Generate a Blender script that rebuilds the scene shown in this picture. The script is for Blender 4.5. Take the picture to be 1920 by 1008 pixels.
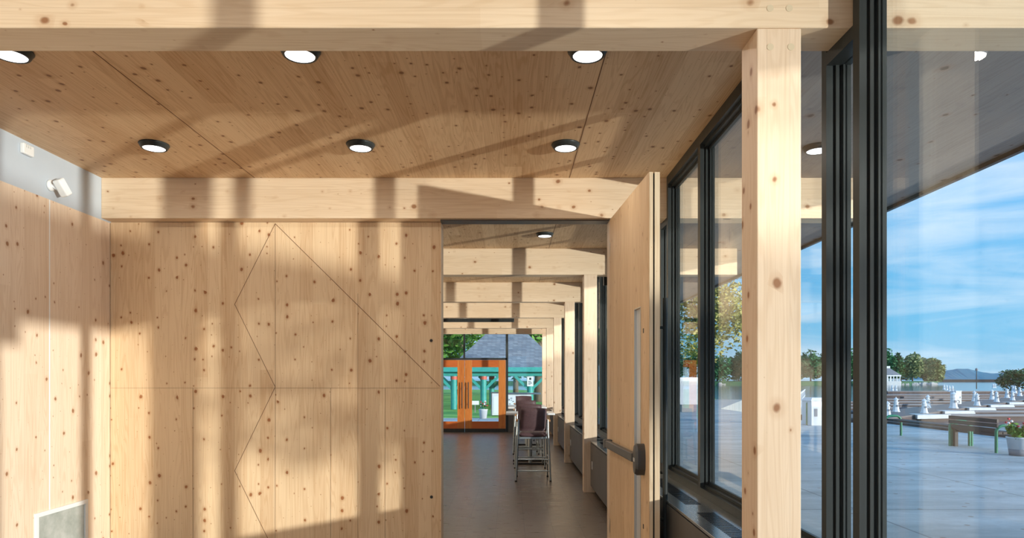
import bpy, math, random
from mathutils import Vector, Matrix
random.seed(7)
C = bpy.context.scene
for o in list(bpy.data.objects): bpy.data.objects.remove(o)
col = C.collection

# ------------------------------------------------------------ camera, world, sun, exposure
F = 1260.0; VX = 958.0; VY = 709.5; HC = 1.5
cd = bpy.data.cameras.new('camera'); cam = bpy.data.objects.new('camera', cd); col.objects.link(cam)
cam.location = (0, 0, HC); cam.rotation_euler = (math.pi/2, 0, 0)
cd.sensor_width = 36; cd.lens = F/1920*36
cd.shift_x = (960-VX)/1920; cd.shift_y = (VY-504)/1920
cd.clip_start = 0.05; cd.clip_end = 9000
C.camera = cam
C.view_settings.view_transform = 'Standard'; C.view_settings.look = 'None'
C.view_settings.gamma = 1; C.view_settings.use_curve_mapping = False
C.view_settings.exposure = 0.32
try: C.cycles.max_bounces = 12; C.cycles.diffuse_bounces = 8; C.cycles.transparent_max_bounces = 24
except Exception: pass

SR, TE = 1.27, 0.138           # sun: dX/dY and tan(elevation)
def sun(name, up, energy, color):
    d = Vector((-SR, 1, 0)).normalized(); d.z = TE if up else -TE
    l = bpy.data.lights.new(name, 'SUN'); l.energy = energy; l.color = color; l.angle = math.radians(0.9)
    o = bpy.data.objects.new(name, l); col.objects.link(o)
    o.rotation_euler = d.to_track_quat('-Z', 'Y').to_euler(); o.location = (20, -15, 6)
sun('sun', False, 3.95, (1, .95, .86))
sun('sun_mirrored_by_lake', True, 3.25, (1, .95, .85))   # the low sun glitter coming up off the lake

w = bpy.data.worlds.new('world'); C.world = w; w.use_nodes = True
nt = w.node_tree; N = nt.nodes; L = nt.links; N.clear()
out = N.new('ShaderNodeOutputWorld'); bg = N.new('ShaderNodeBackground'); L.new(bg.outputs[0], out.inputs[0])
tc = N.new('ShaderNodeTexCoord'); sp = N.new('ShaderNodeSeparateXYZ'); L.new(tc.outputs['Generated'], sp.inputs[0])
rp = N.new('ShaderNodeValToRGB'); L.new(sp.outputs['Z'], rp.inputs[0])
e = rp.color_ramp.elements
e[0].position = 0.0; e[0].color = (.30, .55, .76, 1)
e[1].position = 1.0; e[1].color = (.18, .40, .80, 1)
for p, c in ((.06, (.18, .52, .80, 1)), (.22, (.10, .45, .84, 1)), (.5, (.26, .55, .9, 1))):
    x = e.new(p); x.color = c
mp = N.new('ShaderNodeMapping'); L.new(tc.outputs['Generated'], mp.inputs[0]); mp.inputs['Scale'].default_value = (1.2, 1.2, 8)
mp.inputs['Rotation'].default_value = (0, .15, 0)
nz = N.new('ShaderNodeTexNoise'); L.new(mp.outputs[0], nz.inputs['Vector']); nz.inputs['Scale'].default_value = 2.6; nz.inputs['Detail'].default_value = 7; nz.inputs['Roughness'].default_value = .55
nz.inputs['Distortion'].default_value = .6
cr = N.new('ShaderNodeMapRange'); L.new(nz.outputs[0], cr.inputs[0]); cr.inputs[1].default_value = .46; cr.inputs[2].default_value = .75; cr.inputs[4].default_value = .75
mx = N.new('ShaderNodeMix'); mx.data_type = 'RGBA'; L.new(cr.outputs[0], mx.inputs[0]); L.new(rp.outputs[0], mx.inputs[6]); mx.inputs[7].default_value = (.72, .84, .95, 1)
L.new(mx.outputs[2], bg.inputs[0]); bg.inputs[1].default_value = 1.0

# ------------------------------------------------------------ materials
MATS = {}
def mat(name, color, rough=.5, metal=0, emit=None, spec=.5):
    m = bpy.data.materials.new(name); m.use_nodes = True
    b = m.node_tree.nodes['Principled BSDF']
    b.inputs['Base Color'].default_value = (*color, 1); b.inputs['Roughness'].default_value = rough
    b.inputs['Metallic'].default_value = metal; b.inputs['Specular IOR Level'].default_value = spec
    if emit: b.inputs['Emission Color'].default_value = (*emit[:3], 1); b.inputs['Emission Strength'].default_value = emit[3]
    MATS[name] = m; return m
class NG:
    def __init__(s, m): s.m = m; s.t = m.node_tree; s.b = s.t.nodes['Principled BSDF']
    def n(s, ty, **k):
        x = s.t.nodes.new(ty)
        for a, v in k.items(): setattr(x, a, v)
        return x
    def put(s, sock, v):
        if hasattr(v, 'links') or hasattr(v, 'is_linked'): s.t.links.new(v, sock)
        elif v is not None: sock.default_value = v
    def math(s, op, a, b=None, c=None):
        x = s.n('ShaderNodeMath', operation=op); s.put(x.inputs[0], a); s.put(x.inputs[1], b)
        if c is not None: s.put(x.inputs[2], c)
        return x.outputs[0]
    def vec(s, a, b, c):
        x = s.n('ShaderNodeCombineXYZ')
        for i, v in enumerate((a, b, c)): s.put(x.inputs[i], v)
        return x.outputs[0]
    def noise(s, v, scale=1, detail=2, rough=.5, dist=0):
        x = s.n('ShaderNodeTexNoise'); s.put(x.inputs['Vector'], v); x.inputs['Scale'].default_value = scale
        x.inputs['Detail'].default_value = detail; x.inputs['Roughness'].default_value = rough; x.inputs['Distortion'].default_value = dist
        return x.outputs[0]
    def rng(s, v, a, b, c=0., d=1., smooth=False):
        x = s.n('ShaderNodeMapRange'); s.put(x.inputs[0], v)
        if smooth: x.interpolation_type = 'SMOOTHSTEP'
        for i, q in enumerate((a, b, c, d)): s.put(x.inputs[i+1], q)
        return x.outputs[0]
    def mix(s, f, a, b, blend='MIX'):
        x = s.n('ShaderNodeMix', data_type='RGBA', blend_type=blend); s.put(x.inputs[0], f)
        for i, q in ((6, a), (7, b)):
            if isinstance(q, tuple): q = (*q, 1) if len(q) == 3 else q
            s.put(x.inputs[i], q)
        return x.outputs[2]
    def obj(s):
        t = s.n('ShaderNodeTexCoord'); p = s.n('ShaderNodeSeparateXYZ'); s.t.links.new(t.outputs['Object'], p.inputs[0])
        return t.outputs['Object'], p.outputs

def wood(name, along, across, base, deep, strip=.12, knot=8., kr=.14, knotcol=(.26, .105, .038), rough=.55, board=3.0, dims='2D', tone=.5, kstretch=.8, seed=0., spec=.3, ring=.35, cut=.0):
    m = mat(name, base, rough, spec=spec); g = NG(m); _, xyz = g.obj()
    ax = {'x': 0, 'y': 1, 'z': 2}; t = [k for k in 'xyz' if k not in (along, across)][0]
    a, c, th = xyz[ax[along]], xyz[ax[across]], xyz[ax[t]]
    c = g.math('ADD', c, 50.03+seed)
    si = g.math('FLOOR', g.math('DIVIDE', c, strip))
    wn = g.n('ShaderNodeTexWhiteNoise', noise_dimensions='1D'); g.put(wn.inputs['W'], si); rs = wn.outputs['Value']
    ao = g.math('ADD', a, g.math('MULTIPLY', rs, 17.3))
    bi = g.math('FLOOR', g.math('DIVIDE', ao, board))
    wn2 = g.n('ShaderNodeTexWhiteNoise', noise_dimensions='2D'); g.put(wn2.inputs['Vector'], g.vec(si, bi, 0.)); rb = wn2.outputs['Value']
    # grain
    fine = g.noise(g.vec(g.math('MULTIPLY', c, 110.), g.math('MULTIPLY', th, 110.), g.math('MULTIPLY', ao, 2.2)), 1, 3, .6)
    broad = g.noise(g.vec(g.math('MULTIPLY', c, 9.), g.math('MULTIPLY', th, 9.), g.math('MULTIPLY', ao, .55)), 1, 2, .5, .4)
    rings = g.math('SINE', g.math('MULTIPLY', broad, 95.))
    rings = g.rng(rings, -.2, 1., 0., 1., True)
    # knots
    wob = g.noise(g.vec(g.math('MULTIPLY', c, 30.), g.math('MULTIPLY', ao, 30.), th), 1, 1)
    wv = g.math('MULTIPLY', g.math('SUBTRACT', wob, .5), .16)
    vo = g.n('ShaderNodeTexVoronoi', voronoi_dimensions=dims, feature='F1')
    g.put(vo.inputs['Vector'], g.vec(g.math('ADD', g.math('MULTIPLY', c, knot), wv), g.math('MULTIPLY', a, knot*kstretch), g.math('MULTIPLY', th, knot)))
    vo.inputs['Scale'].default_value = 1; vo.inputs['Randomness'].default_value = 1
    sc = g.n('ShaderNodeSeparateColor'); g.put(sc.inputs[0], vo.outputs['Color'])
    r = g.math('SUBTRACT', g.math('MULTIPLY', g.math('MULTIPLY', g.math('ADD', g.math('MULTIPLY', g.math('POWER', sc.outputs[0], 4.5), .9), .09), g.math('GREATER_THAN', sc.outputs[1], .33)), kr), cut)
    r = g.math('MAXIMUM', r, .0001)
    km = g.rng(vo.outputs['Distance'], r, g.math('MULTIPLY', r, .45), 0., 1., True)
    halo = g.rng(vo.outputs['Distance'], g.math('MULTIPLY', r, 2.2), g.math('MULTIPLY', r, .8), 0., .35, True)
    f = g.math('ADD', g.math('MULTIPLY', g.rng(fine, .3, .75), .45), g.math('MULTIPLY', rings, ring))
    f = g.math('ADD', f, g.math('MULTIPLY', g.math('SUBTRACT', rb, .5), tone))
    f = g.math('ADD', f, g.math('MULTIPLY', g.math('SUBTRACT', broad, .5), .5))
    fc = g.n('ShaderNodeClamp'); g.put(fc.inputs[0], f)
    cl = g.mix(fc.outputs[0], base, deep)
    cl = g.mix(halo, cl, tuple(.5*x+.5*y for x, y in zip(deep, (.42, .18, .06))))
    cl = g.mix(g.math('MULTIPLY', km, .88), cl, knotcol)
    # hairline joint between strips
    fr = g.math('FRACT', g.math('DIVIDE', c, strip)); ed = g.math('MULTIPLY', g.math('LESS_THAN', fr, .0012/strip), .35)
    cl = g.mix(ed, cl, (.25, .13, .06))
    g.t.links.new(cl, g.b.inputs['Base Color'])
    return m
WB = (.79, .63, .45); WD = (.64, .46, .285)
wood('beam_spruce', 'x', 'z', WB, WD, strip=.043*2, knot=14, kr=.34, ring=.24, board=2.4, tone=.3, dims='3D')
wood('column_spruce', 'z', 'x', (.78, .62, .46), (.64, .46, .30), strip=.09, knot=14, kr=.34, ring=.27, board=2.6, tone=.3, dims='3D')
wood('ceiling_spruce', 'y', 'x', (.74, .53, .32), (.54, .33, .17), strip=.14, knot=12, kr=.25, knotcol=(.20, .08, .035), kstretch=.85, board=2.2, tone=.65)
wood('partition_spruce', 'z', 'x', (.80, .60, .38), (.64, .42, .235), strip=.115, knot=12.5, kr=.25, knotcol=(.29, .09, .022), board=5., tone=.6)
wood('side_spruce', 'z', 'y', (.80, .65, .50), (.66, .49, .34), strip=.13, knot=10., kr=.20, board=5., tone=.5)
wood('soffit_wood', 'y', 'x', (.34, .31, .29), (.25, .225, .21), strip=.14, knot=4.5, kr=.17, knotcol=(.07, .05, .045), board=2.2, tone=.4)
wood('door_spruce', 'z', 'x', (.76, .56, .35), (.58, .38, .20), strip=.1, knot=16., kr=.13, kstretch=.35, board=6, tone=.35, cut=.01)
wood('edge_spruce', 'z', 'y', (.82, .66, .46), (.66, .46, .27), strip=.3, knot=5, kr=.09)
wood('orange_fir', 'z', 'x', (.56, .20, .045), (.38, .10, .02), strip=.07, knot=1, kr=.0001, rough=.35, spec=.5)
wood('orange_fir_rail', 'x', 'z', (.50, .13, .03), (.36, .08, .018), strip=.3, knot=1, kr=.0001, rough=.35, spec=.5)
wood('arm_wood', 'y', 'x', (.55, .28, .11), (.40, .18, .06), strip=.3, knot=1, kr=.0001, rough=.35)
def tinted(name, color, var, scale, rough, metal=0, spec=.5, stretch=(1, 1, 1), detail=4):
    m = mat(name, color, rough, metal, spec=spec); g = NG(m); v, xyz = g.obj()
    vv = g.vec(*[g.math('MULTIPLY', xyz[i], stretch[i]) for i in range(3)])
    n = g.noise(vv, scale, detail, .6); f = g.rng(n, .3, .7)
    g.t.links.new(g.mix(f, color, var), g.b.inputs['Base Color']); return m
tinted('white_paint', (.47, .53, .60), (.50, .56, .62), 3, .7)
tinted('black_frame', (.030, .034, .034), (.038, .044, .044), 30, .38, .0, .22, (1, 1, .05))
tinted('grey_cabinet', (.11, .105, .10), (.13, .125, .12), 4, .38, .3)
tinted('ledge_steel', (.42, .46, .50), (.48, .52, .56), 8, .20, .9, .5, (1, .1, 1))
mat('slot_black', (.008, .008, .010), .9, spec=.05)
mat('groove', (.20, .10, .05), .8)
mat('alu', (.85, .88, .90), .4, .0)
mat('satin_steel', (.62, .62, .60), .3, .9)
mat('panic_bronze', (.10, .10, .10), .4, .6)
tinted('grille_grey', (.30, .33, .30), (.48, .50, .47), 9, .7)
mat('lens', (.95, .97, 1), .4, emit=(.95, .98, 1, 2.2))
mat('white_plastic', (.78, .80, .80), .4)
mat('frosted', (.66, .66, .63), .32, .35)
mat('break_wall', (.015, .018, .025), .8)
mat('edge_grey', (.26, .26, .28), .7)
mat('plug_wood', (.66, .55, .38), .6)
mat('rubber', (.02, .02, .02), .6)
tinted('maroon_vinyl', (.068, .035, .040), (.095, .05, .055), 40, .6)
mat('stool_metal', (.42, .47, .48), .32, .8)
mat('table_white', (.78, .80, .80), .3)
tinted('teal_paint', (.03, .30, .27), (.05, .38, .34), 6, .5)
mat('coral_paint', (.65, .12, .08), .5)
mat('green_enamel', (.02, .22, .12), .35)
tinted('bench_timber', (.032, .026, .026), (.05, .04, .036), 12, .6, stretch=(1, .2, 1))
tinted('pot_white', (.75, .76, .78), (.66, .68, .70), 3, .5)
tinted('pot_grey', (.22, .22, .24), (.28, .28, .3), 3, .6)
tinted('bark', (.10, .075, .05), (.20, .16, .11), 6, .9, stretch=(1, 1, .2))
mat('petal_red', (.6, .05, .06), .6); mat('petal_white', (.9, .85, .85), .6)
mat('paper', (.85, .86, .87), .6); mat('ink', (.03, .03, .04), .6)
tinted('lighthouse_white', (.82, .85, .88), (.72, .78, .84), 2, .5)
tinted('dock_timber', (.14, .12, .11), (.24, .21, .20), 2.5, .7, stretch=(1, 6, 1))
tinted('dock_face', (.07, .045, .04), (.13, .09, .08), 1.5, .7)
tinted('dock_concrete', (.55, .58, .58), (.66, .68, .68), 1.5, .7)
tinted('stone', (.35, .34, .33), (.55, .54, .52), .8, .9)
tinted('hill_haze_blue', (.05, .18, .28), (.08, .23, .32), .02, .95)  # distance haze painted into the hills' blue-green base colour
def leafm(n, a, b, sc=1.):
    m = tinted(n, a, b, sc, .6, 0, .25); return m
leafm('leaf_green', (.07, .19, .035), (.14, .30, .05)); leafm('leaf_dark', (.02, .10, .045), (.04, .16, .07))
leafm('leaf_gold', (.22, .25, .06), (.36, .32, .10)); leafm('leaf_willow', (.22, .27, .10), (.32, .36, .16), .2)
leafm('leaf_mid', (.05, .19, .08), (.09, .27, .10), .2)
tinted('grass', (.15, .38, .06), (.28, .56, .10), .7, .9, stretch=(1, .5, 1))
# plaza: pale slabs with thin joints, streaks of tree shadow painted into the colour
m = mat('plaza_concrete', (.4, .45, .5), .75); g = NG(m); v, xyz = g.obj()
n1 = g.rng(g.noise(g.vec(g.math('MULTIPLY', xyz[0], .35), g.math('MULTIPLY', xyz[1], 1.2), 0.), 1, 6, .65), .35, .68)
n2 = g.rng(g.noise(v, 9, 4, .7), .4, .65)
cl = g.mix(n1, (.31, .36, .37), (.60, .66, .67)); cl = g.mix(g.math('MULTIPLY', n2, .25), cl, (.32, .33, .34))
for o_, per in ((xyz[0], 2.6), (xyz[1], 2.2)):
    fr = g.math('FRACT', g.math('DIVIDE', g.math('ADD', o_, 100.), per)); cl = g.mix(g.math('MULTIPLY', g.math('LESS_THAN', fr, .018/per*1.5), .6), cl, (.12, .12, .12))
vo = g.n('ShaderNodeTexVoronoi', voronoi_dimensions='2D'); g.put(vo.inputs['Vector'], v); vo.inputs['Scale'].default_value = 1.6
cl = g.mix(g.math('MULTIPLY', g.math('LESS_THAN', vo.outputs['Distance'], .045), .7), cl, (.22, .15, .09))
g.t.links.new(cl, g.b.inputs['Base Color'])
# floor tile
m = mat('floor_tile', (.1, .08, .06), .3); g = NG(m); v, xyz = g.obj()
br = g.n('ShaderNodeTexBrick', offset=.5, squash=1.0)
g.put(br.inputs['Vector'], g.vec(g.math('ADD', xyz[1], 30.), g.math('ADD', xyz[0], 30.-.21), 0.))
br.inputs['Scale'].default_value = 1; br.inputs['Brick Width'].default_value = .58; br.inputs['Row Height'].default_value = .285
br.inputs['Mortar Size'].default_value = .0022; br.inputs['Mortar Smooth'].default_value = .1; br.inputs['Bias'].default_value = 0
br.inputs['Color1'].default_value = (.15, .115, .09, 1); br.inputs['Color2'].default_value = (.175, .135, .105, 1); br.inputs['Mortar'].default_value = (.035, .027, .022, 1)
n = g.rng(g.noise(g.vec(g.math('MULTIPLY', xyz[0], 3.), g.math('MULTIPLY', xyz[1], 22.), 0.), 1, 5, .65), .35, .65)
cl = g.mix(g.math('MULTIPLY', n, .3), br.outputs['Color'], (.23, .175, .135))
g.t.links.new(cl, g.b.inputs['Base Color']); g.t.links.new(g.rng(n, 0., 1., .26, .36), g.b.inputs['Roughness'])
# shingles
m = mat('shingle', (.2, .22, .25), .8); g = NG(m); v, xyz = g.obj()
br = g.n('ShaderNodeTexBrick', offset=.5); g.put(br.inputs['Vector'], g.vec(g.math('ADD', xyz[0], xyz[1]), g.math('MULTIPLY', xyz[2], 1.), 0.))
br.inputs['Scale'].default_value = 1; br.inputs['Brick Width'].default_value = .22; br.inputs['Row Height'].default_value = .085; br.inputs['Mortar Size'].default_value = .006
br.inputs['Color1'].default_value = (.13, .16, .20, 1); br.inputs['Color2'].default_value = (.22, .26, .30, 1); br.inputs['Mortar'].default_value = (.06, .07, .09, 1)
g.t.links.new(br.outputs['Color'], g.b.inputs['Base Color'])
# water
m = mat('water', (.03, .11, .20), .08); g = NG(m); v, xyz = g.obj()
bp = g.n('ShaderNodeBump'); bp.inputs['Strength'].default_value = .35; bp.inputs['Distance'].default_value = .1
g.put(bp.inputs['Height'], g.noise(g.vec(g.math('MULTIPLY', xyz[0], .25), xyz[1], 0.), 1.2, 4, .6)); g.t.links.new(bp.outputs[0], g.b.inputs['Normal'])
# architectural glass
def glass(name, tint, refl=1.0):
    m = bpy.data.materials.new(name); m.use_nodes = True; t = m.node_tree; t.nodes.clear()
    o = t.nodes.new('ShaderNodeOutputMaterial'); mi = t.nodes.new('ShaderNodeMixShader'); tr = t.nodes.new('ShaderNodeBsdfTransparent'); gl = t.nodes.new('ShaderNodeBsdfGlossy')
    ge = t.nodes.new('ShaderNodeNewGeometry'); dt = t.nodes.new('ShaderNodeVectorMath'); dt.operation = 'DOT_PRODUCT'
    t.links.new(ge.outputs['Normal'], dt.inputs[0]); t.links.new(ge.outputs['Incoming'], dt.inputs[1])
    def ma(op, a, b=0.):
        x = t.nodes.new('ShaderNodeMath'); x.operation = op
        for i, q in enumerate((a, b)):
            if isinstance(q, float): x.inputs[i].default_value = q
            else: t.links.new(q, x.inputs[i])
        return x.outputs[0]
    sch = ma('ADD', ma('MULTIPLY', ma('POWER', ma('SUBTRACT', 1., ma('ABSOLUTE', dt.outputs['Value'])), 5.), .96), .04)
    tr.inputs[0].default_value = (*tint, 1); gl.inputs['Roughness'].default_value = .0; gl.inputs[0].default_value = (1, 1, 1, 1)
    t.links.new(ma('MULTIPLY', sch, refl), mi.inputs[0]); t.links.new(tr.outputs[0], mi.inputs[1]); t.links.new(gl.outputs[0], mi.inputs[2]); t.links.new(mi.outputs[0], o.inputs[0])
    MATS[name] = m
glass('glass', (.96, .98, .985), .95)

# ------------------------------------------------------------ geometry helpers
class MB:
    def __init__(s): s.v = []; s.f = []; s.mi = []; s.mat = 0; s.sm = []
    def add(s, vs, fs, smooth=False):
        o = len(s.v); s.v += [tuple(p) for p in vs]
        for f in fs: s.f.append(tuple(i+o for i in f)); s.mi.append(s.mat); s.sm.append(smooth)
        return s
    def box(s, x0, x1, y0, y1, z0, z1):
        vs = [(x, y, z) for z in (z0, z1) for y in (y0, y1) for x in (x0, x1)]
        return s.add(vs, [(0, 2, 3, 1), (4, 5, 7, 6), (0, 1, 5, 4), (2, 6, 7, 3), (0, 4, 6, 2), (1, 3, 7, 5)])
    def bar(s, a, b, w, h=None, up=(0, 0, 1)):
        a = Vector(a); b = Vector(b); d = (b-a).normalized(); u = Vector(up)
        if abs(d.dot(u)) > .98: u = Vector((0, 1, 0))
        r = d.cross(u).normalized(); u = r.cross(d); h = w if h is None else h
        vs = [p + r*i*w/2 + u*j*h/2 for p in (a, b) for i, j in ((-1, -1), (1, -1), (1, 1), (-1, 1))]
        return s.add(vs, [(3, 2, 1, 0), (4, 5, 6, 7), (0, 1, 5, 4), (1, 2, 6, 5), (2, 3, 7, 6), (3, 0, 4, 7)])
    def tube(s, pts, r, n=10, r2=None):
        pts = [Vector(p) for p in pts]; rings = []
        d0 = (pts[1]-pts[0]).normalized(); u = Vector((0, 0, 1)) if abs(d0.z) < .9 else Vector((0, 1, 0))
        for i, p in enumerate(pts):
            d = (pts[min(i+1, len(pts)-1)]-pts[max(i-1, 0)]).normalized()
            a = d.cross(u); 
            if a.length < 1e-4: a = d.cross(Vector((1, 0, 0)))
            a.normalize(); b = d.cross(a); u = -b
            rr = r if r2 is None else r+(r2-r)*i/(len(pts)-1)
            rings.append([p+(a*math.cos(q)+b*math.sin(q))*rr for q in [2*math.pi*k/n for k in range(n)]])
        vs = [v for R in rings for v in R]; fs = []
        for i in range(len(pts)-1):
            for k in range(n): fs.append((i*n+k, i*n+(k+1) % n, (i+1)*n+(k+1) % n, (i+1)*n+k))
        s.add(vs, fs, True); s.add(rings[0], [tuple(range(n))]); s.add(rings[-1], [tuple(range(n))[::-1]]); return s
    def lathe(s, c, prof, n=24, smooth=True):
        vs = []; fs = []
        for r, z in prof:
            for k in range(n): q = 2*math.pi*k/n; vs.append((c[0]+r*math.cos(q), c[1]+r*math.sin(q), c[2]+z))
        for i in range(len(prof)-1):
            for k in range(n): fs.append((i*n+k, i*n+(k+1) % n, (i+1)*n+(k+1) % n, (i+1)*n+k))
        fs.append(tuple(range(n))[::-1]); m_ = (len(prof)-1)*n; fs.append(tuple(range(m_, m_+n)))
        return s.add(vs, fs, smooth)
    def build(s, name, m, parent=None, bevel=0, loc=None, keep_world=False):
        me = bpy.data.meshes.new(name); 
        vs = s.v
        me.from_pydata(vs, [], s.f)
        ms = m if isinstance(m, (list, tuple)) else [m]
        for k in ms: me.materials.append(MATS[k])
        for p, i, q in zip(me.polygons, s.mi, s.sm): p.material_index = i; p.use_smooth = q
        import bmesh
        bm = bmesh.new(); bm.from_mesh(me); bmesh.ops.recalc_face_normals(bm, faces=bm.faces); bm.to_mesh(me); bm.free()
        o = bpy.data.objects.new(name, me); col.objects.link(o)
        if parent is not None:
            o.parent = parent
            if keep_world: o.matrix_parent_inverse = parent.matrix_basis.inverted()
        if loc: o.location = loc
        if bevel:
            b = o.modifiers.new('bevel', 'BEVEL'); b.width = bevel; b.segments = 2; b.limit_method = 'ANGLE'; b.harden_normals = False
        return o
def tag(o, label=None, cat=None, group=None, kind=None):
    if label: o['label'] = label
    if cat: o['category'] = cat
    if group: o['group'] = group
    if kind: o['kind'] = kind
    return o
def empty(name, loc=(0, 0, 0), rz=0):
    o = bpy.data.objects.new(name, None); col.objects.link(o); o.location = loc; o.rotation_euler = (0, 0, rz); o.empty_display_size = .1; return o
def copy_tree(o, parent=None):
    c = o.copy(); col.objects.link(c)
    if parent is not None: c.parent = parent
    for ch in [k for k in bpy.data.objects if k.parent == o]: copy_tree(ch, c)
    return c
def at(x, y, Y): return Vector(((x-VX)*Y/F, Y, HC-(y-VY)*Y/F))
def gx(x, Y): return (x-VX)*Y/F

# ------------------------------------------------------------ main dimensions
Y1, BAY, BT = 2.6235, 3.115, .19
CZ, BZ = 3.215, 2.869
XL, XC0, XC1 = -3.499, .962, 1.135
XW0, XW1 = 1.325, 1.425
YP = 5.87
YEND = 18.9
YB = -6.9
beamY = [Y1+BAY*k for k in range(-2, 6)]

# floor, ceiling, left wall
MB().box(XL-.2, XW1+.02, YB, YEND+.1, -.25, 0).build('floor', 'floor_tile')
tag(bpy.data.objects['floor'], 'brown large format tiled floor of the timber hall', 'floor', kind='structure')
MB().box(XL-.2, XW1, YB, YEND+.06, CZ, CZ+.22).build('ceiling', 'ceiling_spruce')
ce = tag(bpy.data.objects['ceiling'], 'knotty spruce panel ceiling running out as roof soffit', 'ceiling', kind='structure')
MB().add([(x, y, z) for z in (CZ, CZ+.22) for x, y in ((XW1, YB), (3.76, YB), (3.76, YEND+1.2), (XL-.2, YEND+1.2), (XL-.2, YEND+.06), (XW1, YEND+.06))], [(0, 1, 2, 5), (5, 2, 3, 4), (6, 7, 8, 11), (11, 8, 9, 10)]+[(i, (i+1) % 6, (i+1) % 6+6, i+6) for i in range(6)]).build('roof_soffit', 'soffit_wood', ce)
j = MB()
for x in (-2.19, .50): j.box(x-.003, x+.003, YB, YEND, CZ-.0012, CZ)
j.build('panel_joint', 'groove', ce)
o = MB().box(3.76, 3.80, YB, YEND+1.24, CZ-.035, CZ+.26).build('trim_1', 'black_frame'); tag(o, 'dark metal fascia along the roof edge', 'trim', kind='structure')
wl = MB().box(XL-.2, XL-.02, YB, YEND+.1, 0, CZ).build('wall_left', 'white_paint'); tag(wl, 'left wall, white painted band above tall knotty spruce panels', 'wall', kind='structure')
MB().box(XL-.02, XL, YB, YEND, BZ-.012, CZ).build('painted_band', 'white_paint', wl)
seams = [-4.0, -1.55, .1, 2.55, 5.083]
sy = 3.499*F/(VX-93)
edges = [YB, sy-4.9, sy-2.45, sy, YP, YEND]
for a, b in zip(edges[:-1], edges[1:]):
    MB().box(XL-.02, XL, a+.006, b-.006, 0, BZ-.012).build('wood_panel', 'side_spruce', wl)
for y in edges[1:4]:
    MB().box(XL-.02, XL-.0005, y-.006, y+.006, 0, BZ-.012).build('reveal_strip', 'alu', wl)
# partition facing the camera
wb = MB().box(XL, -.610, YP, YP+.18, 0, BZ-.004).build('wall_back', 'partition_spruce'); tag(wb, 'knotty spruce partition with diagonal grooves facing the camera', 'wall', kind='structure')
def pp(x, y): return ((x-VX)*YP/F, HC-(y-VY)*YP/F)
def line(name, pts, w=.004, m='groove'):
    b = MB()
    for (a, c) in zip(pts[:-1], pts[1:]):
        p, q = pp(*a), pp(*c); b.bar((p[0], YP-.0004, p[1]), (q[0], YP-.0004, q[1]), w, .0016, up=(0, 1, 0))
    return b.build(name, m, wb)
line('diagonal_groove', [(516, 419), (440, 570), (516, 725), (440, 882), (516, 1037)])
line('long_diagonal_groove', [(516, 419), (825, 724)], .0045)
line('seam', [(208, 727), (826, 727)], .002)
line('seam', [(516, 419), (516, 1036)], .0028)
for x in (362, 620, 722): line('seam', [(x, 727), (x, 1036)], .0026)
line('seam', [(671, 550), (671, 1036)], .0016)
b = MB()
for (x, y) in ((808.5, 638), (809, 931)):
    p = pp(x, y); cy = []
    b.add([(p[0]+.013*math.cos(k*math.pi/8), YP-.004, p[1]+.013*math.sin(k*math.pi/8)) for k in range(16)] + [(p[0]+.013*math.cos(k*math.pi/8), YP, p[1]+.013*math.sin(k*math.pi/8)) for k in range(16)],
          [tuple(range(16))] + [(k, (k+1) % 16, (k+1) % 16+16, k+16) for k in range(16)])
b.build('door_stop', 'rubber', wb)
MB().box(-.613, -.6085, YP-.002, YP+.182, 0, BZ-.05).build('end_bead', 'edge_spruce', wb)
# thin grey strip under the beam over the doorway
tr = MB().box(-.608, XC0, Y1+BAY+.05, Y1+BAY+.17, BZ-.012, BZ-.001).build('trim_2', 'grey_cabinet'); tag(tr, 'thin grey strip under the timber beam over the doorway', 'trim', kind='structure')
o = MB().box(.846, XC0, Y1+BAY+.002, Y1+BAY+.17, 0, BZ-.012).build('trim_3', 'column_spruce'); tag(o, 'spruce door jamb beside the column', 'trim', kind='structure')

# beams and columns
names = ['behind the camera, second beam back', 'behind the camera, first beam back', 'nearest to the viewer at the top edge', 'over the diagonal-grooved partition and doorway', 'first one seen through the doorway', 'second one seen through the doorway', 'third one seen through the doorway', 'last one before the end doors']
for k, y in enumerate(beamY):
    o = MB().box(XL, 2.98, y, y+BT, BZ, CZ).build('timber_beam', 'beam_spruce', bevel=.004); o.location.x = 0
    tag(o, 'pale spruce ceiling beam, ' + names[k], 'beam', 'spruce roof beams')
cn = ['behind the camera, far back', 'behind the camera', 'big one in the right foreground', 'hidden behind the open door', 'first one past the open door', 'second one past the open door', 'third one past the open door', 'last one before the glazed end']
for k, y in enumerate(beamY):
    o = MB().box(XC0, XC1, y+.004, y+BT-.01, 0, BZ).build('timber_column', 'column_spruce', bevel=.004)
    tag(o, 'pale spruce column by the windows, ' + cn[k], 'column', 'spruce columns along the windows')
    if k == 2:
        bm_ = [q for q in bpy.data.objects if q.name.startswith('timber_beam')][0]
        bms = sorted([q for q in bpy.data.objects if q.name.startswith('timber_beam')], key=lambda q: q.name)
        for px, py, own in ((1444, 15.5, bms[2]), (1480, 15.5, bms[2]), (1445, 87, o), (1484, 87, o)):
            p = at(px, py, Y1); b = MB(); rr = .0135; yy = p.y+(.004 if own is o else 0)
            b.add([(p.x+rr*math.cos(q*math.pi/9), yy-.0012, p.z+rr*math.sin(q*math.pi/9)) for q in range(18)]+[(p.x+rr*math.cos(q*math.pi/9), yy+.004, p.z+rr*math.sin(q*math.pi/9)) for q in range(18)],
                  [tuple(range(18))]+[(q, (q+1) % 18, (q+1) % 18+18, q+18) for q in range(18)])
            b.build('bolt_plug', 'plug_wood', own)

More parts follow.
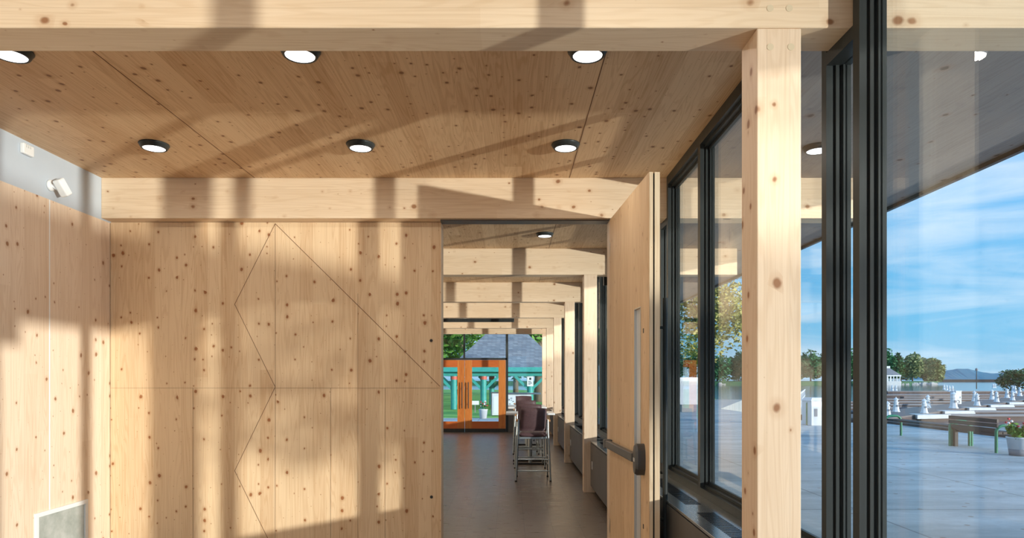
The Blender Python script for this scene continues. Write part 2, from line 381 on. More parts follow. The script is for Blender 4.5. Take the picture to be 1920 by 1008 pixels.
# windows along the right
def vbar(b, y0, y1, z0, z1):
    b.box(XW0, XW0+.028, y0, y1, z0, z1); b.box(XW0+.028, XW1, y0+.008, y1-.008, z0, z1)
    # stepped sash rebates on both faces
    for s_, yy in ((-1, y0), (1, y1)):
        b.box(XW0+.038, XW0+.052, min(yy, yy+s_*.006), max(yy, yy+s_*.006), z0, z1)
        b.box(XW0+.066, XW0+.074, min(yy, yy+s_*.012), max(yy, yy+s_*.012), z0, z1)
        b.box(XW0+.084, XW1, min(yy, yy+s_*.008), max(yy, yy+s_*.008), z0, z1)
ZS = .69; ZH = 3.12
wi = 0
for k in range(len(beamY)-1):
    ya, yb = beamY[k]+.2, beamY[k+1]-.02      # clear bay
    wi += 1
    wn = empty('window_%d' % wi, (XW0, ya, 0))
    near = k <= 1
    zs = .02 if near else ZS
    tag(wn, ['dark framed window behind the camera, farther bay', 'dark framed window at the right edge, view to the docks', 'dark framed window between the big column and the open door', 'dark framed window just past the open door', 'dark framed window, second past the open door', 'dark framed window, third past the open door', 'dark framed window next to the glazed end'][k], 'window', kind='structure')
    cell = (yb-.048-ya-.042)/3
    ys = [(ya, ya+.042)] + [(ya+.042+cell*i-.030, ya+.042+cell*i+.030) for i in (1, 2)] + [(yb-.048, yb)]
    if k == 1: ys[2] = (ys[2][0]+.07, ys[2][1]+.07)
    for i, (a, c) in enumerate(ys):
        b = MB(); vbar(b, a, c, zs, CZ); b.build('jamb' if i in (0, 3) else 'mullion', 'black_frame', wn, keep_world=True)
    for i in range(3):
        y0, y1 = ys[i][1], ys[i+1][0]
        b = MB(); b.box(XW0, XW0+.03, y0, y1, ZH+.02, CZ); b.box(XW0+.03, XW1, y0, y1, ZH, CZ); b.box(XW0+.06, XW0+.075, y0, y1, ZH-.02, ZH)
        b.build('head_rail', 'black_frame', wn, keep_world=True)
        b = MB(); b.box(XW0, XW0+.03, y0, y1, zs, zs+.05); b.box(XW0+.03, XW1, y0, y1, zs, zs+.07); b.box(XW0+.06, XW0+.075, y0, y1, zs+.07, zs+.09)
        b.build('sill_rail', 'black_frame', wn, keep_world=True)
        MB().box(XW0+.064, XW0+.072, y0-.004, y1+.004, zs+.07, ZH).build('glass_pane', 'glass', wn, keep_world=True)
# narrow infill under each beam between neighbouring windows
for k, y in enumerate(beamY):
    if k == 0: continue
    wi += 1
    wn = empty('window_%d' % wi, (XW0, y, 0))
    near = k <= 2; zs = .02 if near else ZS
    tag(wn, 'narrow glazed infill under the beam at the column ' + cn[k], 'window', kind='structure')
    a, c = y-.02, y+.2
    MB().box(XW0, XW1, a, c, BZ-.055, BZ-.001).build('head_rail', 'black_frame', wn, keep_world=True)
    MB().box(XW0, XW1, a, c, zs, zs+.07).build('sill_rail', 'black_frame', wn, keep_world=True)
    MB().box(XW0+.064, XW0+.072, a, c, zs+.07, BZ-.055).build('glass_pane', 'glass', wn, keep_world=True)
# apron wall under the window sills
o = MB().box(XW0, XW1+.02, beamY[2]+.2, YEND, 0, ZS).build('wall_right', 'black_frame'); tag(o, 'low dark apron wall under the windows', 'wall', kind='structure')

# convector cabinets
def cabinet(y0, y1, label):
    r = empty('convector_cabinet', (1.06, y0, 0)); tag(r, label, 'cabinet', 'convector cabinets under the windows')
    MB().box(1.05, 1.08, y0, y1, .09, .655).build('front_panel', 'grey_cabinet', r, bevel=.003, keep_world=True)
    MB().box(1.11, XW0, y0, y1, 0, .09).build('toe_kick', 'slot_black', r, keep_world=True)
    MB().box(1.08, XW0, y0, y1, .09, .655).build('body', 'grey_cabinet', r, keep_world=True)
    MB().box(1.06, 1.08, y0, y1, .655, .667).build('shadow_gap', 'slot_black', r, keep_world=True)
    MB().box(1.045, XW0, y0, y1, .667, .685).build('top_ledge', 'ledge_steel', r, bevel=.002, keep_world=True)
    for s0, s1 in ((.15, 1.30), (1.55, 2.70)):
        b = MB()
        for i in range(int((s1-s0)/.030)): yy = y0+s0+i*.030; b.box(1.13, 1.235, yy, yy+.010, .6835, .6862)
        tag(b.build('grille_slots', 'slot_black', r, keep_world=True), 'row of dark slots in the steel ledge')
    MB().box(1.046, 1.05, y1-.20, y1-.14, .33, .43).build('outlet_plate', 'white_plastic', r, keep_world=True)
for k in range(2, 7):
    cabinet(beamY[k]+BT, beamY[k+1]+.004, 'grey convector cabinet with steel ledge, ' + {2: 'nearest, under the window before the open door', 3: 'first beyond the open door', 4: 'second beyond the open door', 5: 'third beyond the open door', 6: 'farthest, beside the end table'}[k])
for k, (yy, zz) in {3: (9.12, 2.87)}.items():
    r = MB().box(1.262, XW0, yy, yy+.09, zz-.10, zz+.10).build('blind_motor_box', 'black_frame', bevel=.004)
    tag(r, 'small black box high on the window frame past the ' + ('first' if k == 3 else 'second') + ' column beyond the door', 'box', 'black boxes on window frames')

# ------------------------------------------------------------ open door leaf
hx, hy = .842, 5.732; ex, ey = .905, 4.40
ang = math.atan2(ey-hy, ex-hx); LEN = math.hypot(ex-hx, ey-hy)
dr = empty('door_1', (hx, hy, 0), ang); tag(dr, 'tall open knotty spruce door with panic bar and narrow vision glass', 'door', kind='structure')
# local: x along leaf from the hinge, +y = towards windows (right), faces at y=0 (room side) .. .07
def Lx(px):      # leaf coordinate for a pixel column
    u = (px-VX)/F; dx, dy = ex-hx, ey-hy
    return (u*hy-hx)/(dx-u*dy)*LEN
DT = BZ-.016
v0, v1 = Lx(1190.5), Lx(1201.5)
vz0, vz1 = .10, 1.99
b = MB()
for x0, x1, z0, z1 in ((0, v0, .01, DT), (v1, LEN, .01, DT), (v0, v1, .01, vz0), (v0, v1, vz1, DT)): b.box(x0, x1, 0, .026, z0, z1)
b.build('inner_leaf', 'door_spruce', dr)
b = MB()
for x0, x1, z0, z1 in ((.02, v0, .01, DT-.006), (v1, LEN-.006, .01, DT-.006), (v0, v1, .01, vz0), (v0, v1, vz1, DT-.006)): b.box(x0, x1, .026, .037, z0, z1)
b.build('seal_strip', 'rubber', dr)
b = MB()
for x0, x1, z0, z1 in ((.02, v0, .01, DT), (v1, LEN, .01, DT), (v0, v1, .01, vz0), (v0, v1, vz1, DT)): b.box(x0, x1, .037, .071, z0, z1)
b.build('outer_leaf', 'edge_spruce', dr)
MB().box(LEN, LEN+.0012, .003, .023, .01, DT).build('edge_band', 'edge_spruce', dr)
gp = MB().box(v0, v1, .012, .018, vz0, vz1).build('vision_glass', 'frosted', dr)
b = MB(); t_ = .006
b.box(v0-t_, v0, -.004, .0, vz0, vz1); b.box(v1, v1+t_, -.004, 0, vz0, vz1); b.box(v0-t_, v1+t_, -.004, 0, vz1, vz1+t_); b.box(v0, v0+.003, 0, .07, vz0, vz1); b.box(v1-.003, v1, 0, .07, vz0, vz1)
b.build('glass_bead', 'satin_steel', dr)
# panic device
pb = MB().box(.05, v1-.02, -.062, -.020, .925, .985).build('panic_bar', 'panic_bronze', dr, bevel=.006)
tag(pb, 'dark push bar across the door')
MB().box(.05, .12, -.066, -.0, .92, .99).build('end_cap', 'panic_bronze', pb, bevel=.004)
MB().box(.045, v1, -.02, 0, .935, .975).build('mounting_rail', 'satin_steel', pb)
b = MB(); hc = (v1+Lx(1212.5))/2+.005; hw = .048
pr = []
for i in range(24):
    q = 2*math.pi*i/24; sx = math.copysign(abs(math.cos(q))**.7, math.cos(q)); sz = math.copysign(abs(math.sin(q))**.75, math.sin(q))
    pr.append((hc+hw*sx*(.9 if abs(sz) > .7 else 1), .955+.107*sz))
b.add([(x, 0, z) for x, z in pr]+[(x, -.05, z) for x, z in pr]+[(hc+(x-hc)*.82, -.066, .955+(z-.955)*.88) for x, z in pr],
      [(i, (i+1) % 24, (i+1) % 24+24, i+24) for i in range(24)]+[(i+24, (i+1) % 24+24, (i+1) % 24+48, i+48) for i in range(24)]+[tuple(range(48, 72))])
b.build('lock_housing', 'panic_bronze', pb)
MB().box(hc-.03, hc+.012, -.069, -.064, .94, .965).build('indicator', 'satin_steel', pb, bevel=.002)
for z in (1.825, .50):
    c_ = Lx(1206.5); b = MB(); b.box(c_-.012, c_+.012, -.001, .0, z-.016, z+.016); b.build('flush_bolt_hole', 'rubber', dr, bevel=.003)
# pull handle
hp = LEN-.14
b = MB(); b.tube([(hp, .145, .28), (hp, .145, 2.045)], .0165, 14); ph = b.build('pull_handle', 'black_frame', dr)
for z in (.55, 1.845):
    b = MB(); b.tube([(hp, .071, z), (hp, .145, z)], .010, 10); b.build('standoff', 'black_frame', ph)
b = MB(); b.tube([(hp-.002, .071, 1.845), (hp-.002, .076, 1.845)], .018, 14); b.build('rosette', 'black_frame', ph)
for z in (.25, 1.4, 2.6): MB().box(-.012, .03, .0, .05, z-.06, z+.06).build('hinge', 'satin_steel', dr)
b = MB(); b.box(-.07, .02, .004, .03, DT-.002, DT+.012); b.build('pivot_arm', 'satin_steel', dr)

# ------------------------------------------------------------ downlights
def light_fixture(x, y, label, first=[None]):
    if first[0] is None:
        r = empty('downlight', (x, y, CZ))
        MB().lathe((0, 0, 0), [(.102, 0), (.105, -.006), (.100, -.012), (.088, -.034), (.078, -.036), (.076, -.028)], 32).build('trim_ring', 'black_frame', r)
        MB().lathe((0, 0, 0), [(.076, -.024), (.076, -.033), (.060, -.036), (.02, -.037)], 32).build('lens', 'lens', r)
        first[0] = r
    else:
        r = copy_tree(first[0]); r.location = (x, y, CZ)
    tag(r, label, 'ceiling light', 'round black-rimmed downlights')
    return r
def lamp(x, y, e=3.5):
    l = bpy.data.lights.new('downlight_glow', 'AREA'); l.shape = 'DISK'; l.size = .14; l.energy = e; l.color = (1, .93, .84)
    o = bpy.data.objects.new('downlight_glow', l); col.objects.link(o); o.location = (x, y, CZ-.045)
cols = [(-2.61, 'left'), (-1.10, 'middle'), (.40, 'right')]
rows = [(3.505, 'front row'), (4.915, 'second row')]
for y, rn in rows:
    for x, cnm in cols:
        light_fixture(x, y, 'round black-rimmed downlight, %s of the %s before the partition' % (cnm, rn)); lamp(x, y)
light_fixture(.40, 7.94, 'round black-rimmed downlight seen through the doorway'); lamp(.40, 7.94)
light_fixture(gx(1533, 4.97), 4.97, 'round downlight in the outside roof soffit beyond the foreground column')
for y in (-2.7, -1.2, .4, 1.85):
    for x, _ in cols: lamp(x, y)
for y in (7.94, 9.7, 11.05, 12.8, 14.2, 16, 17.3):
    for x in (-2.61, -1.1, .4):
        if (x, y) != (.4, 7.94): lamp(x, y, 3.)

# ------------------------------------------------------------ items on the left wall
vy0, vy1 = 3.499*F/(VX-63), 3.499*F/(VX-162); vz = HC-(935-VY)*vy1/F
r = empty('return_air_grille', (XL, vy0, 0)); tag(r, 'white framed grey return air grille low on the left wall', 'air grille')
b = MB()
for a in ((vy0, vy1, vz-.033, vz), (vy0, vy1, .12, .153), (vy0, vy0+.036, .153, vz-.033), (vy1-.036, vy1, .153, vz-.033)): b.box(XL, XL+.016, *a)
b.build('frame', 'white_plastic', r, bevel=.002, keep_world=True)
MB().box(XL, XL+.005, vy0+.036, vy1-.036, .153, vz-.033).build('mesh_face', 'grille_grey', r, keep_world=True)
wy, wz = 5.10, 2.965
r = empty('wall_camera', (XL, wy, wz)); tag(r, 'small white tilted device on the white wall band', 'camera')
b = MB(); M_ = Matrix.Rotation(math.pi/2, 4, 'Y')
b.lathe((0, 0, 0), [(.042, 0), (.042, .012), (.03, .02)], 24); b.v = [tuple(M_ @ Vector(v)) for v in b.v]; b.build('base_plate', 'white_plastic', r)
b = MB(); b.tube([(.015, 0, 0), (.05, .01, -.02)], .014, 12); b.build('arm', 'alu', r)
b = MB(); b.box(-.03, .03, -.035, .035, -.065, .065)
R_ = Matrix.Translation((.085, .015, -.012)) @ Matrix.Rotation(math.radians(32), 4, 'X') @ Matrix.Rotation(math.radians(-12), 4, 'Y')
b.v = [tuple(R_ @ Vector(v)) for v in b.v]; hd = b.build('head', 'white_plastic', r, bevel=.010)
b = MB(); b.box(.030, .032, -.026, .026, -.056, .056); b.v = [tuple(R_ @ Vector(v)) for v in b.v]; b.build('cover_plate', 'alu', hd)
sy_, sz_ = 3.499*F/(VX-47), HC+(VY-279)*(3.499*F/(VX-47))/F
r = MB().box(XL, XL+.03, sy_-.055, sy_+.055, sz_-.045, sz_+.03).build('wall_sensor', 'white_plastic', bevel=.008); tag(r, 'small white sensor box high on the white band, left of the tilted device', 'sensor')
b = MB()
for i in range(3):
    for j_ in range(2): b.box(XL+.03, XL+.031, sy_-.03+i*.02, sy_-.022+i*.02, sz_+.004+j_*.011, sz_+.010+j_*.011)
b.build('vent_hole', 'grille_grey', r)

# ------------------------------------------------------------ room beyond: stools and tables
def make_stool():
    r = empty('counter_stool')      # rear at local y=0, facing +y, x centred
    # backrest (curved padded)
    def pad(w, z0, z1, y, cur, th, zc=8, xc=12, lean=.0, tw=.93):
        vs = []; fs = []
        for s_ in (0, 1):
            for i in range(zc+1):
                for k in range(xc+1):
                    u = k/xc*2-1; v = i/zc; ww = w*(tw+(1-tw)*(1-v)) if False else w*(1-.03*v)
                    ed = min(1, (1-abs(u))*6)*min(1, min(v, 1-v)*8); ed = max(0, ed)**.5
                    vs.append((u*ww/2, y+cur*(u*u)+lean*v+(th*.5*ed if s_ else -th*.5*ed), z0+(z1-z0)*v - (.012*u*u if v > .9 else 0)))
        n = (zc+1)*(xc+1)
        for s_ in (0, 1):
            for i in range(zc):
                for k in range(xc):
                    a = s_*n+i*(xc+1)+k; q = (a, a+1, a+xc+2, a+xc+1); fs.append(q if s_ else q[::-1])
        ring = [k for k in range(xc+1)]+[(i)*(xc+1)+xc for i in range(1, zc+1)]+[zc*(xc+1)+k for k in range(xc-1, -1, -1)]+[i*(xc+1) for i in range(zc-1, 0, -1)]
        for a, c in zip(ring, ring[1:]+ring[:1]): fs.append((a, c, c+n, a+n))
        return MB().add(vs, fs, True)
    pad(.405, .735, 1.075, .02, .035, .045, lean=-.03).build('backrest', 'maroon_vinyl', r)
    # seat cushion with rolled rear edge
    b = MB(); prof = []
    vs = []; fs = []; nx, ny = 10, 10
    for s_ in (0, 1):
        for i in range(ny+1):
            for k in range(nx+1):
                u = k/nx*2-1; v = i/ny; ed = (max(0, min(1, (1-abs(u))*5))*max(0, min(1, min(v, 1-v)*7)))**.5
                vs.append((u*.215, .02+v*.42, .675+(.04*ed if s_ else -.03*ed)-(.015*(1-u*u) if not s_ else 0)))
    n = (nx+1)*(ny+1)
    for s_ in (0, 1):
        for i in range(ny):
            for k in range(nx):
                a = s_*n+i*(nx+1)+k; q = (a, a+1, a+nx+2, a+nx+1); fs.append(q if s_ else q[::-1])
    ring = [k for k in range(nx+1)]+[i*(nx+1)+nx for i in range(1, ny+1)]+[ny*(nx+1)+k for k in range(nx-1, -1, -1)]+[i*(nx+1) for i in range(ny-1, 0, -1)]
    for a, c in zip(ring, ring[1:]+ring[:1]): fs.append((a, c, c+n, a+n))
    b.add(vs, fs, True).build('seat', 'maroon_vinyl', r)
    MB().box(-.2, .2, .05, .42, .615, .645).build('seat_frame', 'stool_metal', r, bevel=.004)
    for s_ in (-1, 1):
        b = MB(); b.tube([(s_*.252, -.03, 0), (s_*.235, .0, .45), (s_*.218, .01, .70), (s_*.214, .03, .9)], .0135, 10); b.build('leg', 'stool_metal', r)
        b = MB(); b.tube([(s_*.235, .47, 0), (s_*.222, .44, .45), (s_*.216, .42, .70), (s_*.216, .40, .86)], .0135, 10); b.build('leg', 'stool_metal', r)
        b = MB(); b.tube([(s_*.245, -.01, .22), (s_*.23, .455, .22)], .009, 8); b.build('side_rail', 'stool_metal', r)
        b = MB(); b.tube([(s_*.238, .0, .34), (s_*.226, .45, .34)], .008, 8); b.build('side_rail', 'stool_metal', r)
        b = MB(); b.tube([(s_*.214, .03, .87), (s_*.216, .40, .87)], .010, 8); b.build('arm_support', 'stool_metal', r)
        MB().box(s_*.232-.022, s_*.232+.022, .02, .32, .872, .894).build('armrest', 'arm_wood', r, bevel=.008)
        for yy, xx in ((-.03, .252), (.47, .235)):
            MB().lathe((s_*xx, yy, 0), [(.017, 0), (.017, .015), (.014, .02)], 12).build('foot_glide', 'rubber', r)
    for yy, z, hw_ in ((-.012, .155, .245), (-.006, .32, .24), (.45, .30, .225)):
        b = MB(); b.tube([(-hw_, yy, z), (hw_, yy, z)], .009, 8); b.build('stretcher', 'stool_metal', r)
    return r
st = make_stool(); sl = [(.325, 9.79+.03, 0, 'maroon vinyl counter stool with metal legs, nearest the doorway'),
      (.318, 11.27, 0, 'maroon vinyl counter stool tucked under the near white table'),
      (.30, 13.35, 0, 'maroon vinyl counter stool between the two white tables'),
      (.318, 16.72, math.pi, 'maroon vinyl counter stool farthest away, back lit by the sun')]
for i, (x, y, rz, lb) in enumerate(sl):
    o = st if i == 0 else copy_tree(st); o.location = (x, y, 0); o.rotation_euler.z = rz
    tag(o, lb, 'stool', 'counter stools at the white tables')
def table(x0, x1, y0, y1, z, label):
    r = empty('counter_table', ((x0+x1)/2, (y0+y1)/2, 0)); tag(r, label, 'table', 'white topped counter tables')
    MB().box(x0, x1, y0, y1, z-.035, z).build('tabletop', 'table_white', r, bevel=.006, keep_world=True)
    xm, ym = (x0+x1)/2, (y0+y1)/2
    for yy in (y0+.14, y1-.14):
        b = MB(); b.tube([(xm, yy, .03), (xm, yy, z-.035)], .032, 14); b.build('leg', 'stool_metal', r, keep_world=True)
        MB().box(xm-.30, xm+.30, yy-.03, yy+.03, 0, .03).build('foot', 'rubber', r, bevel=.006, keep_world=True)
    MB().box(xm-.02, xm+.02, y0+.14, y1-.14, z-.07, z-.04).build('beam', 'stool_metal', r, keep_world=True)
table(-.085, .76, 11.62, 12.35, .905, 'near white counter table behind the first stool')
table(-.06, .75, 14.1, 15.3, .905, 'far white counter table by the end glazing')
# screen housing under the fourth beam
r = empty('roller_screen', (-.8, 15.5, 2.7)); tag(r, 'long black roller screen housing hung below a far beam', 'screen')
zt = HC+(VY-598.5)*15.5/F
MB().box(-2.4, gx(964, 15.5), 15.46, 15.56, zt-.055, zt+.02).build('housing', 'black_frame', r, bevel=.006, keep_world=True)
MB().box(-2.38, gx(964, 15.5)-.02, 15.50, 15.505, zt-.062, zt-.055).build('bottom_bar', 'rubber', r, keep_world=True)
for x in (-2.2, -.2): MB().box(x-.02, x+.02, 15.48, 15.54, zt+.02, CZ).build('bracket', 'black_frame', r, keep_world=True)

# ------------------------------------------------------------ glazed end wall with orange doors
def ez(y): return HC-(y-VY)*YEND/F
def exx(x): return gx(x, YEND)
w3 = empty('window_%d' % (wi+1), (-1.5, YEND, 0)); tag(w3, 'glazed end wall frame with transoms above the orange doors', 'window', kind='structure')
xr = exx(1016.5); xm = exx(950.5); xl = exx(871)-1.14
zt = ez(626); zd = ez(673)
MB().box(XL, XW1, YEND-.05, YEND+.06, zt, CZ).build('head_panel', 'beam_spruce', w3, keep_world=True)
MB().box(xm-.035, xm+.035, YEND-.03, YEND+.05, 0, zt).build('mullion', 'black_frame', w3, keep_world=True)
MB().box(exx(870.5)-.025, exx(870.5)+.025, YEND-.03, YEND+.05, zd+.03, zt).build('mullion', 'black_frame', w3, keep_world=True)
MB().box(XL, xm, YEND-.03, YEND+.05, zd-.02, zd+.035).build('transom_bar', 'black_frame', w3, keep_world=True)
MB().box(XL, xm, YEND+.0, YEND+.01, zd+.035, zt).build('transom_glass', 'glass', w3, keep_world=True)
zg = ez(763)
MB().box(xm, xr, YEND, YEND+.01, zg, zt).build('side_glass', 'glass', w3, keep_world=True)
MB().box(xm, xr, YEND-.02, YEND+.04, zg-.05, zg).build('sill_bar', 'black_frame', w3, keep_world=True)
MB().box(xm, xr, YEND-.01, YEND+.04, 0, zg-.05).build('spandrel', 'grey_cabinet', w3, keep_world=True)
MB().box(xr, exx(1025), YEND-.06, YEND+.05, 0, zt).build('timber_post', 'column_spruce', w3, keep_world=True)
MB().box(exx(1025), XW1, YEND-.02, YEND+.05, 0, zt).build('infill_panel', 'column_spruce', w3, keep_world=True)
MB().box(XL, xl-1.14+.9, YEND-.02, YEND+.05, 0, zd-.02).build('side_panel', 'column_spruce', w3, keep_world=True)
def end_door(n, x0, x1, hs, label):
    r = empty('door_%d' % n, (x0, YEND, 0)); tag(r, label, 'door', kind='structure')
    zb, z1 = .10, zd-.025; st_ = .20; d0, d1 = YEND-.045, YEND+.01
    for a in ((x0, x0+st_), (x1-st_, x1)): MB().box(a[0], a[1], d0, d1, zb, z1).build('stile', 'orange_fir', r, bevel=.003, keep_world=True)
    MB().box(x0+st_, x1-st_, d0, d1, z1-.20, z1).build('top_rail', 'orange_fir_rail', r, keep_world=True)
    MB().box(x0+st_, x1-st_, d0, d1, zb, zb+.20).build('bottom_rail', 'orange_fir_rail', r, keep_world=True)
    MB().box(x0, x1, d0-.004, d1, .0, zb).build('kick_plate', 'black_frame', r, keep_world=True)
    MB().box(x0+st_, x1-st_, YEND-.02, YEND-.012, zb+.2, z1-.2).build('glass_pane', 'glass', r, keep_world=True)
    b = MB(); hx_ = x1-.07 if hs > 0 else x0+.10
    b.tube([(hx_, d0-.06, ez(765)), (hx_, d0-.06, ez(716))], .014, 10); h = b.build('pull_handle', 'black_frame', r, keep_world=True)
    for z in (ez(728), ez(757)):
        b = MB(); b.tube([(hx_, d0, z), (hx_, d0-.06, z)], .009, 8); o_ = b.build('standoff', 'black_frame', h)
        o_.matrix_parent_inverse = r.matrix_basis.inverted() if False else Matrix()
dm = exx(871.5)
end_door(3, dm+.004, xm-.036, -1, 'right leaf of the orange glazed doors at the far end')
end_door(2, dm-1.13, dm-.004, 1, 'left leaf of the orange glazed doors at the far end')

# ------------------------------------------------------------ outside ground
def poly(name, pts, z0, z1, m):
    n = len(pts); b = MB(); b.add([(x, y, z0) for x, y in pts]+[(x, y, z1) for x, y in pts], [tuple(range(n, 2*n)), tuple(range(n))[::-1]]+[(i, (i+1) % n, (i+1) % n+n, i+n) for i in range(n)])
    return b.build(name, m)
o = poly('plaza_ground', [(XW1+.03, -40), (12.8, -40), (12.8, 22.6), (10.6, 24), (10.6, 34), (17, 49), (13, 50), (3.5, 33), (3.5, 27), (XW1+.03, 26)], -1.6, -.02, 'plaza_concrete'); tag(o, 'pale concrete waterfront plaza', 'ground', kind='structure')
o = poly('terrace_ground', [(-9, YEND+.12), (XW1+.02, YEND+.12), (XW1+.02, 26), (-9, 26)], -1.6, -.02, 'plaza_concrete'); tag(o, 'pale concrete terrace outside the end doors', 'ground', kind='structure')
o = poly('lawn_ground', [(-90, 26.01), (3.49, 26.01), (3.49, 33), (13, 50.01), (15.4, 50.5), (16.2, 55), (14, 60), (2, 90), (-90, 120)], -1.6, -.01, 'grass'); tag(o, 'sunlit lawn around the pavilion', 'ground', kind='structure')
o = MB().add([(12.5, 12, -1.3), (6000, 4000, -1.3), (3000, 7500, -1.3), (-3000, 7500, -1.3), (-80, 119, -1.3), (0, 40, -1.3), (12.5, 20, -1.3)], [tuple(range(7))]).build('lake_ground', 'water'); tag(o, 'calm blue lake beyond the plaza', 'lake', kind='structure')

# ------------------------------------------------------------ trees
def foliage(b, c, R, n, s, clumps=14, rnd=None, flat=1., shell=.35):
    rnd = rnd or random
    cs = []
    for _ in range(clumps):
        while True:
            p = Vector((rnd.uniform(-1, 1), rnd.uniform(-1, 1), rnd.uniform(-1, 1)))
            if p.length < 1: break
        cs.append((Vector((p.x*R[0]*.72, p.y*R[1]*.72, p.z*R[2]*.75)), rnd.uniform(.28, .5)))
    vs = []; fs = []
    for i in range(n):
        cc, k = cs[i % clumps]
        d = Vector((rnd.gauss(0, 1), rnd.gauss(0, 1), rnd.gauss(0, 1))).normalized()*(rnd.random()**shell)
        p = Vector(c)+cc+Vector((d.x*R[0]*k, d.y*R[1]*k, d.z*R[2]*k))
        u = Vector((rnd.gauss(0, 1), rnd.gauss(0, 1), rnd.gauss(0, .6))).normalized(); q = Vector((rnd.gauss(0, 1), rnd.gauss(0, 1), rnd.gauss(0, 1)))
        w_ = u.cross(q).normalized(); z = s*rnd.uniform(.6, 1.3); o = len(vs)
        vs += [p-u*z, p+w_*z*.45, p+u*z, p-w_*z*.45]; fs.append((o, o+1, o+2, o+3))
    b.add(vs, fs)
def tree(x, y, z0, h, R, n, s, leaf, label, group=None, trunk=.3, clumps=14, name='leafy_tree', seed=1, cat='tree', cz=None):
    rnd = random.Random(seed); r = empty(name, (x, y, z0)); tag(r, label, cat, group)
    cz = h-R[2] if cz is None else cz
    b = MB(); b.tube([(0, 0, 0), (.05*trunk, 0, cz*.5), (0, .1*trunk, cz)], trunk, 8, trunk*.5)
    for i in range(7):
        a = rnd.uniform(0, 6.28); q = rnd.uniform(.5, .8)
        b.tube([(0, 0, cz*rnd.uniform(.55, .95)), (math.cos(a)*R[0]*q*.5, math.sin(a)*R[1]*q*.5, cz+R[2]*.1), (math.cos(a)*R[0]*q, math.sin(a)*R[1]*q, cz+R[2]*rnd.uniform(-.2, .6))], trunk*.35, 6, trunk*.08)
    b.build('trunk', 'bark', r)
    b = MB(); foliage(b, (0, 0, cz), R, n, s, clumps, rnd); b.build('crown', leaf, r)
    return r
tree(14.9, 52, -.02, 11.2, (4.2, 4.2, 4.6), 5200, .20, 'leaf_gold', 'tall golden green tree seen through the windows beside the open door', trunk=.28, clumps=34, seed=5)
tree(11.3, -3.85, -.02, 5.4, (1.5, 1.5, 1.3), 1750, .11, 'leaf_green', 'young plaza tree outside the frame casting dappled shade', trunk=.022, clumps=34, seed=8)
# shore beyond the bay
shore = [(-300, 300), (90, 285), (165, 290), (188, 296), (196, 310), (200, 345), (60, 380), (-300, 380)]
o = poly('shore_ground', shore, -1.6, .3, 'leaf_dark'); tag(o, 'low wooded shore across the bay', 'ground', kind='structure')
b = MB(); rnd = random.Random(3)
for i in range(150):
    t = i/149; x = 60+t*126; y = 284+t*10+rnd.uniform(-1, 1); s = rnd.uniform(.5, 1.3)
    b.lathe((x, y, -1.3), [(s, 0), (s*1.1, s*.5), (s*.6, s*1.1)], 6, False)
tag(b.build('shore_rocks', 'stone'), 'pale rocks lining the far shore', 'rocks', kind='stuff')
T = [  # px centre x, top px y, half width px, leaf, Y
    (1520, 651, 17, 'leaf_mid', 320), (1498, 655, 20, 'leaf_dark', 330), (1548, 652, 16, 'leaf_mid', 325), (1570, 655, 16, 'leaf_dark', 330), (1592, 655, 16, 'leaf_mid', 320), (1615, 656, 16, 'leaf_dark', 330), (1638, 655, 16, 'leaf_mid', 325),
    (1660, 652, 14, 'leaf_mid', 322), (1689, 656, 16, 'leaf_dark', 330), (1678, 668, 12, 'leaf_mid', 312), (1711, 659, 15, 'leaf_willow', 322), (1737, 667, 17, 'leaf_willow', 316), (1755, 670, 12, 'leaf_willow', 318), (1763, 682, 8, 'leaf_willow', 316),
    (1300, 650, 26, 'leaf_mid', 320), (1345, 662, 26, 'leaf_mid', 325), (1385, 655, 24, 'leaf_dark', 330), (1425, 655, 24, 'leaf_mid', 325), (1462, 655, 22, 'leaf_dark', 325), (1262, 652, 24, 'leaf_dark', 325)]
nm = {'leaf_mid': 'mid green tree on the far shore', 'leaf_dark': 'dark green tree on the far shore', 'leaf_willow': 'pale yellow green tree on the far shore'}
for i, (px, py, hw_, lf, Y) in enumerate(T):
    Y = 303+(i % 3)*17
    h = (VY-py)/F*Y+1.2; R = (hw_/F*Y*1.22, min(7.5, hw_/F*Y), h*.52)
    near = ' left of the gazebo' if px < 1650 else (' right of the gazebo' if px > 1700 else ' behind the gazebo')
    if px < 1480: near = ' left of the foreground column'
    tree(gx(px, Y), Y, .3, h, R, 2200, .8, lf, nm[lf]+near+', crown %s' % (['low', 'tall', 'broad', 'narrow', 'rounded'][i % 5]), 'trees on the far shore', trunk=.35, clumps=22, seed=20+i, cz=h*.49)
# bush at the right edge
tree(gx(1912, 150), 150, -1.3, 5.2, (4.8, 5, 2.7), 3000, .3, 'leaf_dark', 'dark rounded bush on the water edge at the right', name='round_bush', cat='bush', trunk=.15, seed=77, cz=2.6)
# distant hills
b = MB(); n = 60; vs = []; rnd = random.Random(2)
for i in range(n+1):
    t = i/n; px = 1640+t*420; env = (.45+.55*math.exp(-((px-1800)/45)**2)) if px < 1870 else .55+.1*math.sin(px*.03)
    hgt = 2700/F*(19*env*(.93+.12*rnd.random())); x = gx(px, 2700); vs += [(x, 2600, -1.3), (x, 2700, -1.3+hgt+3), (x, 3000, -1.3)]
b.add(vs, [(3*i+k, 3*i+k+1, 3*i+k+4, 3*i+k+3) for i in range(n) for k in (0, 1)]); o = b.build('distant_hill', 'hill_haze_blue'); tag(o, 'low wooded hills on the horizon across the lake', 'hill', kind='structure')
# breakwater
o = MB().box(gx(1740, 560), gx(1905, 560), 556, 566, -1.3, .85).build('breakwater', 'break_wall'); tag(o, 'long dark breakwater wall across the lake', 'wall')
